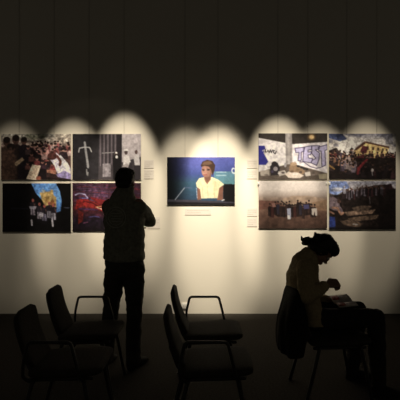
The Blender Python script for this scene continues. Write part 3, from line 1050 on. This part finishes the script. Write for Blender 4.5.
hand(bm, wL_, V((1, -.25, -.02)), V((.05, .25, 1)), 1, .95, (.25, .5, .4), .08)
hpR, hpL = V((.86, 3.25, .555)), V((.86, 3.43, .555))
kR, kL = V((1.315, 3.20, .58)), V((1.29, 3.48, .57))
aR, aL = V((1.33, 3.19, .085)), V((1.25, 3.50, .085))
for h_, k_, a_ in ((hpR, kR, aR), (hpL, kL, aL)):
    tube(bm, [h_, (h_ + k_) / 2, k_], [.072, .064, .050])
    tube(bm, [k_, k_ * .65 + a_ * .35, a_], [.050, .050, .032])
    tube(bm, [a_, a_ + V((.05, 0, -.045))], [.030, .020])
wo = link('person', fuse(bm, 0.0045, 3), M['skin2'])
tag(wo, 'person with dark hair in a bun sitting with head bowed, wearing a beige knit top', 'person')

bm = bmesh.new()          # hair swept up into a loose knot
for c_, r_ in (((-.024, 0, .024), (.092, .085, .100)), ((.022, 0, .066), (.080, .074, .058)), ((.060, 0, .058), (.036, .062, .034)), ((-.052, 0, -.028), (.056, .068, .062)), ((-.02, .05, -.005), (.055, .036, .055)), ((-.02, -.05, -.005), (.055, .036, .055))):
    ell(bm, c_, r_, wm)
rr = random.Random(5)
tube(bm, [W(315, 242, YC), W(309.5, 240.8, YC), W(306, 240.6, YC)], [.034, .022, .028])
for k in range(11):       # the knot is a tangle of curls
    cx, cy = rr.uniform(304, 308.5), rr.uniform(239, 242.5)
    dd = YC + rr.uniform(-.03, .03)
    t0 = rr.uniform(0, 6.28)
    pts = [W(cx + 2.4 * math.cos(t0 + a_ * .8), cy + 2.0 * math.sin(t0 + a_ * .8), dd + .008 * a_ - .02) for a_ in range(6)]
    tube(bm, pts, [.010, .012, .012, .011, .009, .006], 8)
tube(bm, [W(305, 243, YC), W(302.2, 239.5, YC), W(301.5, 236.4, YC)], [.016, .011, .005], 8)
tube(bm, [W(317, 240, YC), W(315.5, 236, YC), W(315.2, 233.2, YC)], [.026, .022, .012], 10)
tube(bm, [W(318, 238, YC), W(318.2, 234.3, YC)], [.018, .010], 8)
tube(bm, [W(315, 249, YC), W(310, 250.5, YC), W(305, 250.3, YC)], [.030, .018, .010], 10)
link('hair', fuse(bm, 0.005, 2, crease=((40, .006, (1, 1, 1)), (95, .003, (1, 1, 1)))), M['hair'], wo)
for s in (-1, 1):
    bm = bmesh.new()
    ell(bm, (.075, s * .031, -.004), (.011, .013, .010), wm)
    build('eye', bm, M['eye'], wo, True)

bm = bmesh.new()          # bulky knit top with a soft wide collar
loft(bm, [(S(.87, .515), V((0, .185, 0)), V((.110, 0, 0))), (S(.85, .60), V((0, .185, 0)), V((.105, 0, 0))), (S(.822, .70), V((0, .172, 0)), V((.100, 0, 0))), (S(.797, .80), V((0, .178, 0)), V((.122, 0, .012))),
          (S(.800, .915), V((0, .172, 0)), V((.118, 0, .02))), (S(.812, .975), V((0, .135, 0)), V((.100, 0, .02))), (S(.840, 1.022), V((0, .09, 0)), V((.076, 0, .02)))], 28, power=2.2)
tube(bm, [S(.795, .965), S(.822, 1.005), S(.842, 1.030)], [(.085, .115), (.080, .095), (.064, .082)], 20, ref=V((1, 0, 0)))
for s, e, w_ in ((sR, eR, wR_), (sL, eL, wL_)):
    tube(bm, [s, (s + e) / 2, e], [.070, .064, .056])
    tube(bm, [e, (e + w_) / 2, w_ + (e - w_) * .12], [.056, .050, .038])
link('knit_top', fuse(bm, 0.008, 4, crease=((10, .010, (1, 1, 1.6)), (28, .004, (1, 1, 1.6)))), M['knit'], wo)

bm = bmesh.new()          # trousers
loft(bm, [(S(.775, .555), V((0, .15, 0)), V((0, 0, .065))), (S(.82, .555), V((0, .175, 0)), V((0, 0, .08))), (S(.90, .56), V((0, .17, 0)), V((0, 0, .08))), (S(.95, .56), V((0, .15, 0)), V((0, 0, .07)))], 24)
for h_, k_, a_ in ((hpR, kR, aR), (hpL, kL, aL)):
    tube(bm, [h_, (h_ + k_) / 2, k_ - V((.02, 0, 0))], [.086, .080, .066])
    tube(bm, [k_, k_ * .5 + a_ * .5, a_ + UP * .01], [.066, .064, .052])
link('trousers', fuse(bm, 0.008, 4, crease=((10, .008, (1, 1, 1)), (26, .004, (1, 1, 1)))), M['slacks'], wo)
for a_ in (aR, aL):
    bm = bmesh.new()
    shoe(bm, V((a_.x - .06, a_.y, 0)), V((1, 0, 0)), .25)
    build('shoe', bm, M['shoe'], wo, True)

# open magazine on her lap
mg = bpy.data.objects.new('magazine', None)
C.objects.link(mg)
tag(mg, "open magazine with pale pages and a red patch, on the seated woman's lap", 'magazine')
mm = frame_matrix((1.11, 3.32, .668), V((1, 0, .10)), V((-.10, -.12, 1)))
for s, nm in ((1, 'page'), (-1, 'page')):
    bm = bmesh.new()
    n = 8
    top_, bot_ = [], []
    for i in range(n + 1):
        t = i / n
        y = s * .125 * t
        z = .014 * math.sin(t * math.pi * .9) * (1 - t * .4) + .012 * t
        top_.append([bm.verts.new(mm @ V((x, y, z))) for x in (-.072, 0, .072)])
        bot_.append([bm.verts.new(mm @ V((x, y, z - .005))) for x in (-.072, 0, .072)])
    for i in range(n):
        for k in range(2):
            bm.faces.new((top_[i][k], top_[i][k + 1], top_[i + 1][k + 1], top_[i + 1][k]))
            bm.faces.new((bot_[i][k + 1], bot_[i][k], bot_[i + 1][k], bot_[i + 1][k + 1]))
        bm.faces.new((top_[i][0], top_[i + 1][0], bot_[i + 1][0], bot_[i][0]))
        bm.faces.new((top_[i + 1][2], top_[i][2], bot_[i][2], bot_[i + 1][2]))
    for i in (0, n):
        for k in range(2):
            f_ = (top_[i][k], top_[i][k + 1], bot_[i][k + 1], bot_[i][k])
            bm.faces.new(f_ if i else f_[::-1])
    pg = build(nm, bm, M['paper'], mg, True)
    bm = bmesh.new()
    rows = []
    for i in range(2, n):
        t = i / n
        z = .014 * math.sin(t * math.pi * .9) * (1 - t * .4) + .012 * t + .0012
        rows.append([bm.verts.new(mm @ V((x, s * .125 * t, z))) for x in (-.068, -.012)])
    for a0, a1 in zip(rows, rows[1:]):
        bm.faces.new((a0[0], a0[1], a1[1], a1[0]))
    pt = build('red_patch', bm, M['red'], pg, True)
    sm = pt.modifiers.new('thick', 'SOLIDIFY'); sm.thickness = .0008

# dark coat hanging over the back of her chair
bm = bmesh.new()
YK = 3.23
rings = []
for z, back_, front_, hy in ((.802, .684, .704, .07), (.797, .672, .722, .13), (.782, .662, .733, .175), (.75, .650, .748, .196), (.70, .637, .765, .206), (.64, .620, .782, .210), (.57, .600, .796, .214), (.48, .592, .795, .217), (.40, .590, .777, .214), (.34, .593, .765, .21)):
    rings.append((V(((back_ + front_) / 2, YK, z)), V((0, hy, 0)), V(((front_ - back_) / 2, 0, 0))))
full = []
for (c0, a0, b0), (c1, a1, b1) in zip(rings, rings[1:]):
    for k in range(4):
        t = k / 4
        full.append((c0.lerp(c1, t), a0.lerp(a1, t), b0.lerp(b1, t)))
full.append(rings[-1])
loft(bm, full, 96, cap=(True, False), power=2.6)
bmesh.ops.recalc_face_normals(bm, faces=bm.faces)
for v in bm.verts:
    k = max(0, min(1, (.80 - v.co.z) / .25)) * max(0, min(1, (.70 - v.co.x) / .04))
    nrm_ = V((v.co.x - .68, (v.co.y - YK) * .3, 0)).normalized()
    v.co += nrm_ * (noise.noise(V((v.co.x * 14, v.co.y * 17, v.co.z * 3))) * .022 * k)
co = build('coat', bm, M['coat'], None, True)
sm = co.modifiers.new('thick', 'SOLIDIFY'); sm.thickness = .008; sm.offset = -1
tag(co, "dark coat hanging over the backrest behind the seated woman", 'coat')

# ------------------------------------------------------------------ light
D = 1.8
ZL = 5.0


def spot(px, peak, power, half=8.8, blend=.55, Dk=D, r=.03, aim=None):
    X = (px - 200) * WALL / F
    ztop = CAMZ - (peak - 200) * WALL / F
    th = math.atan2(ZL - ztop, Dk)
    be = th + math.radians(half)
    if aim is not None:            # bright middle of the beam pointed at a height on the wall
        be = math.atan2(ZL - aim, Dk)
    L = bpy.data.lights.new('track_spot', 'SPOT')
    L.energy = power
    L.color = (1.0, .872, .665)
    L.spot_size = math.radians(2 * half)
    L.spot_blend = blend
    L.shadow_soft_size = r
    o_ = bpy.data.objects.new('track_spot', L)
    C.objects.link(o_)
    o_.location = (X, WALL - Dk, ZL)
    o_.rotation_euler = V((0, math.cos(be), -math.sin(be))).to_track_quat('-Z', 'Y').to_euler()


BASE = 880
for px, peak, k, c in ((15, 118, .20, .1), (73, 116, .60, .66), (125, 110, .88, .4), (187, 125, .62, .4), (219, 124, 1.12, .95), (279, 114, .92, .25), (320, 120, .56, .2), (366, 116, .44, .05)):
    spot(px, peak, BASE * k)
    spot(px, peak, BASE * k * c, half=10.5, blend=1, aim=1.2)      # peaked centre of the same beam
for px, peak in ((92, 96), (215, 101)):        # faint wide spill of two of the lamps
    spot(px, peak, BASE * .0022, half=20, blend=.06)

w = bpy.data.worlds.new('dim_room')
bpy.context.scene.world = w
w.use_nodes = True
w.node_tree.nodes['Background'].inputs['Color'].default_value = (.9, .8, .62, 1)
w.node_tree.nodes['Background'].inputs['Strength'].default_value = .05

# ------------------------------------------------------------------ camera and view
cam = bpy.data.cameras.new('camera')
cam.sensor_width = 36
cam.sensor_height = 36
cam.lens = 36 * F / 400
co_ = bpy.data.objects.new('camera', cam)
C.objects.link(co_)
co_.location = (0, 0, CAMZ)
co_.rotation_euler = (math.pi / 2, 0, 0)
sc = bpy.context.scene
sc.camera = co_
vs_ = sc.view_settings
vs_.view_transform = 'Standard'
vs_.look = 'None'
vs_.gamma = 1
vs_.use_curve_mapping = False
vs_.exposure = 0
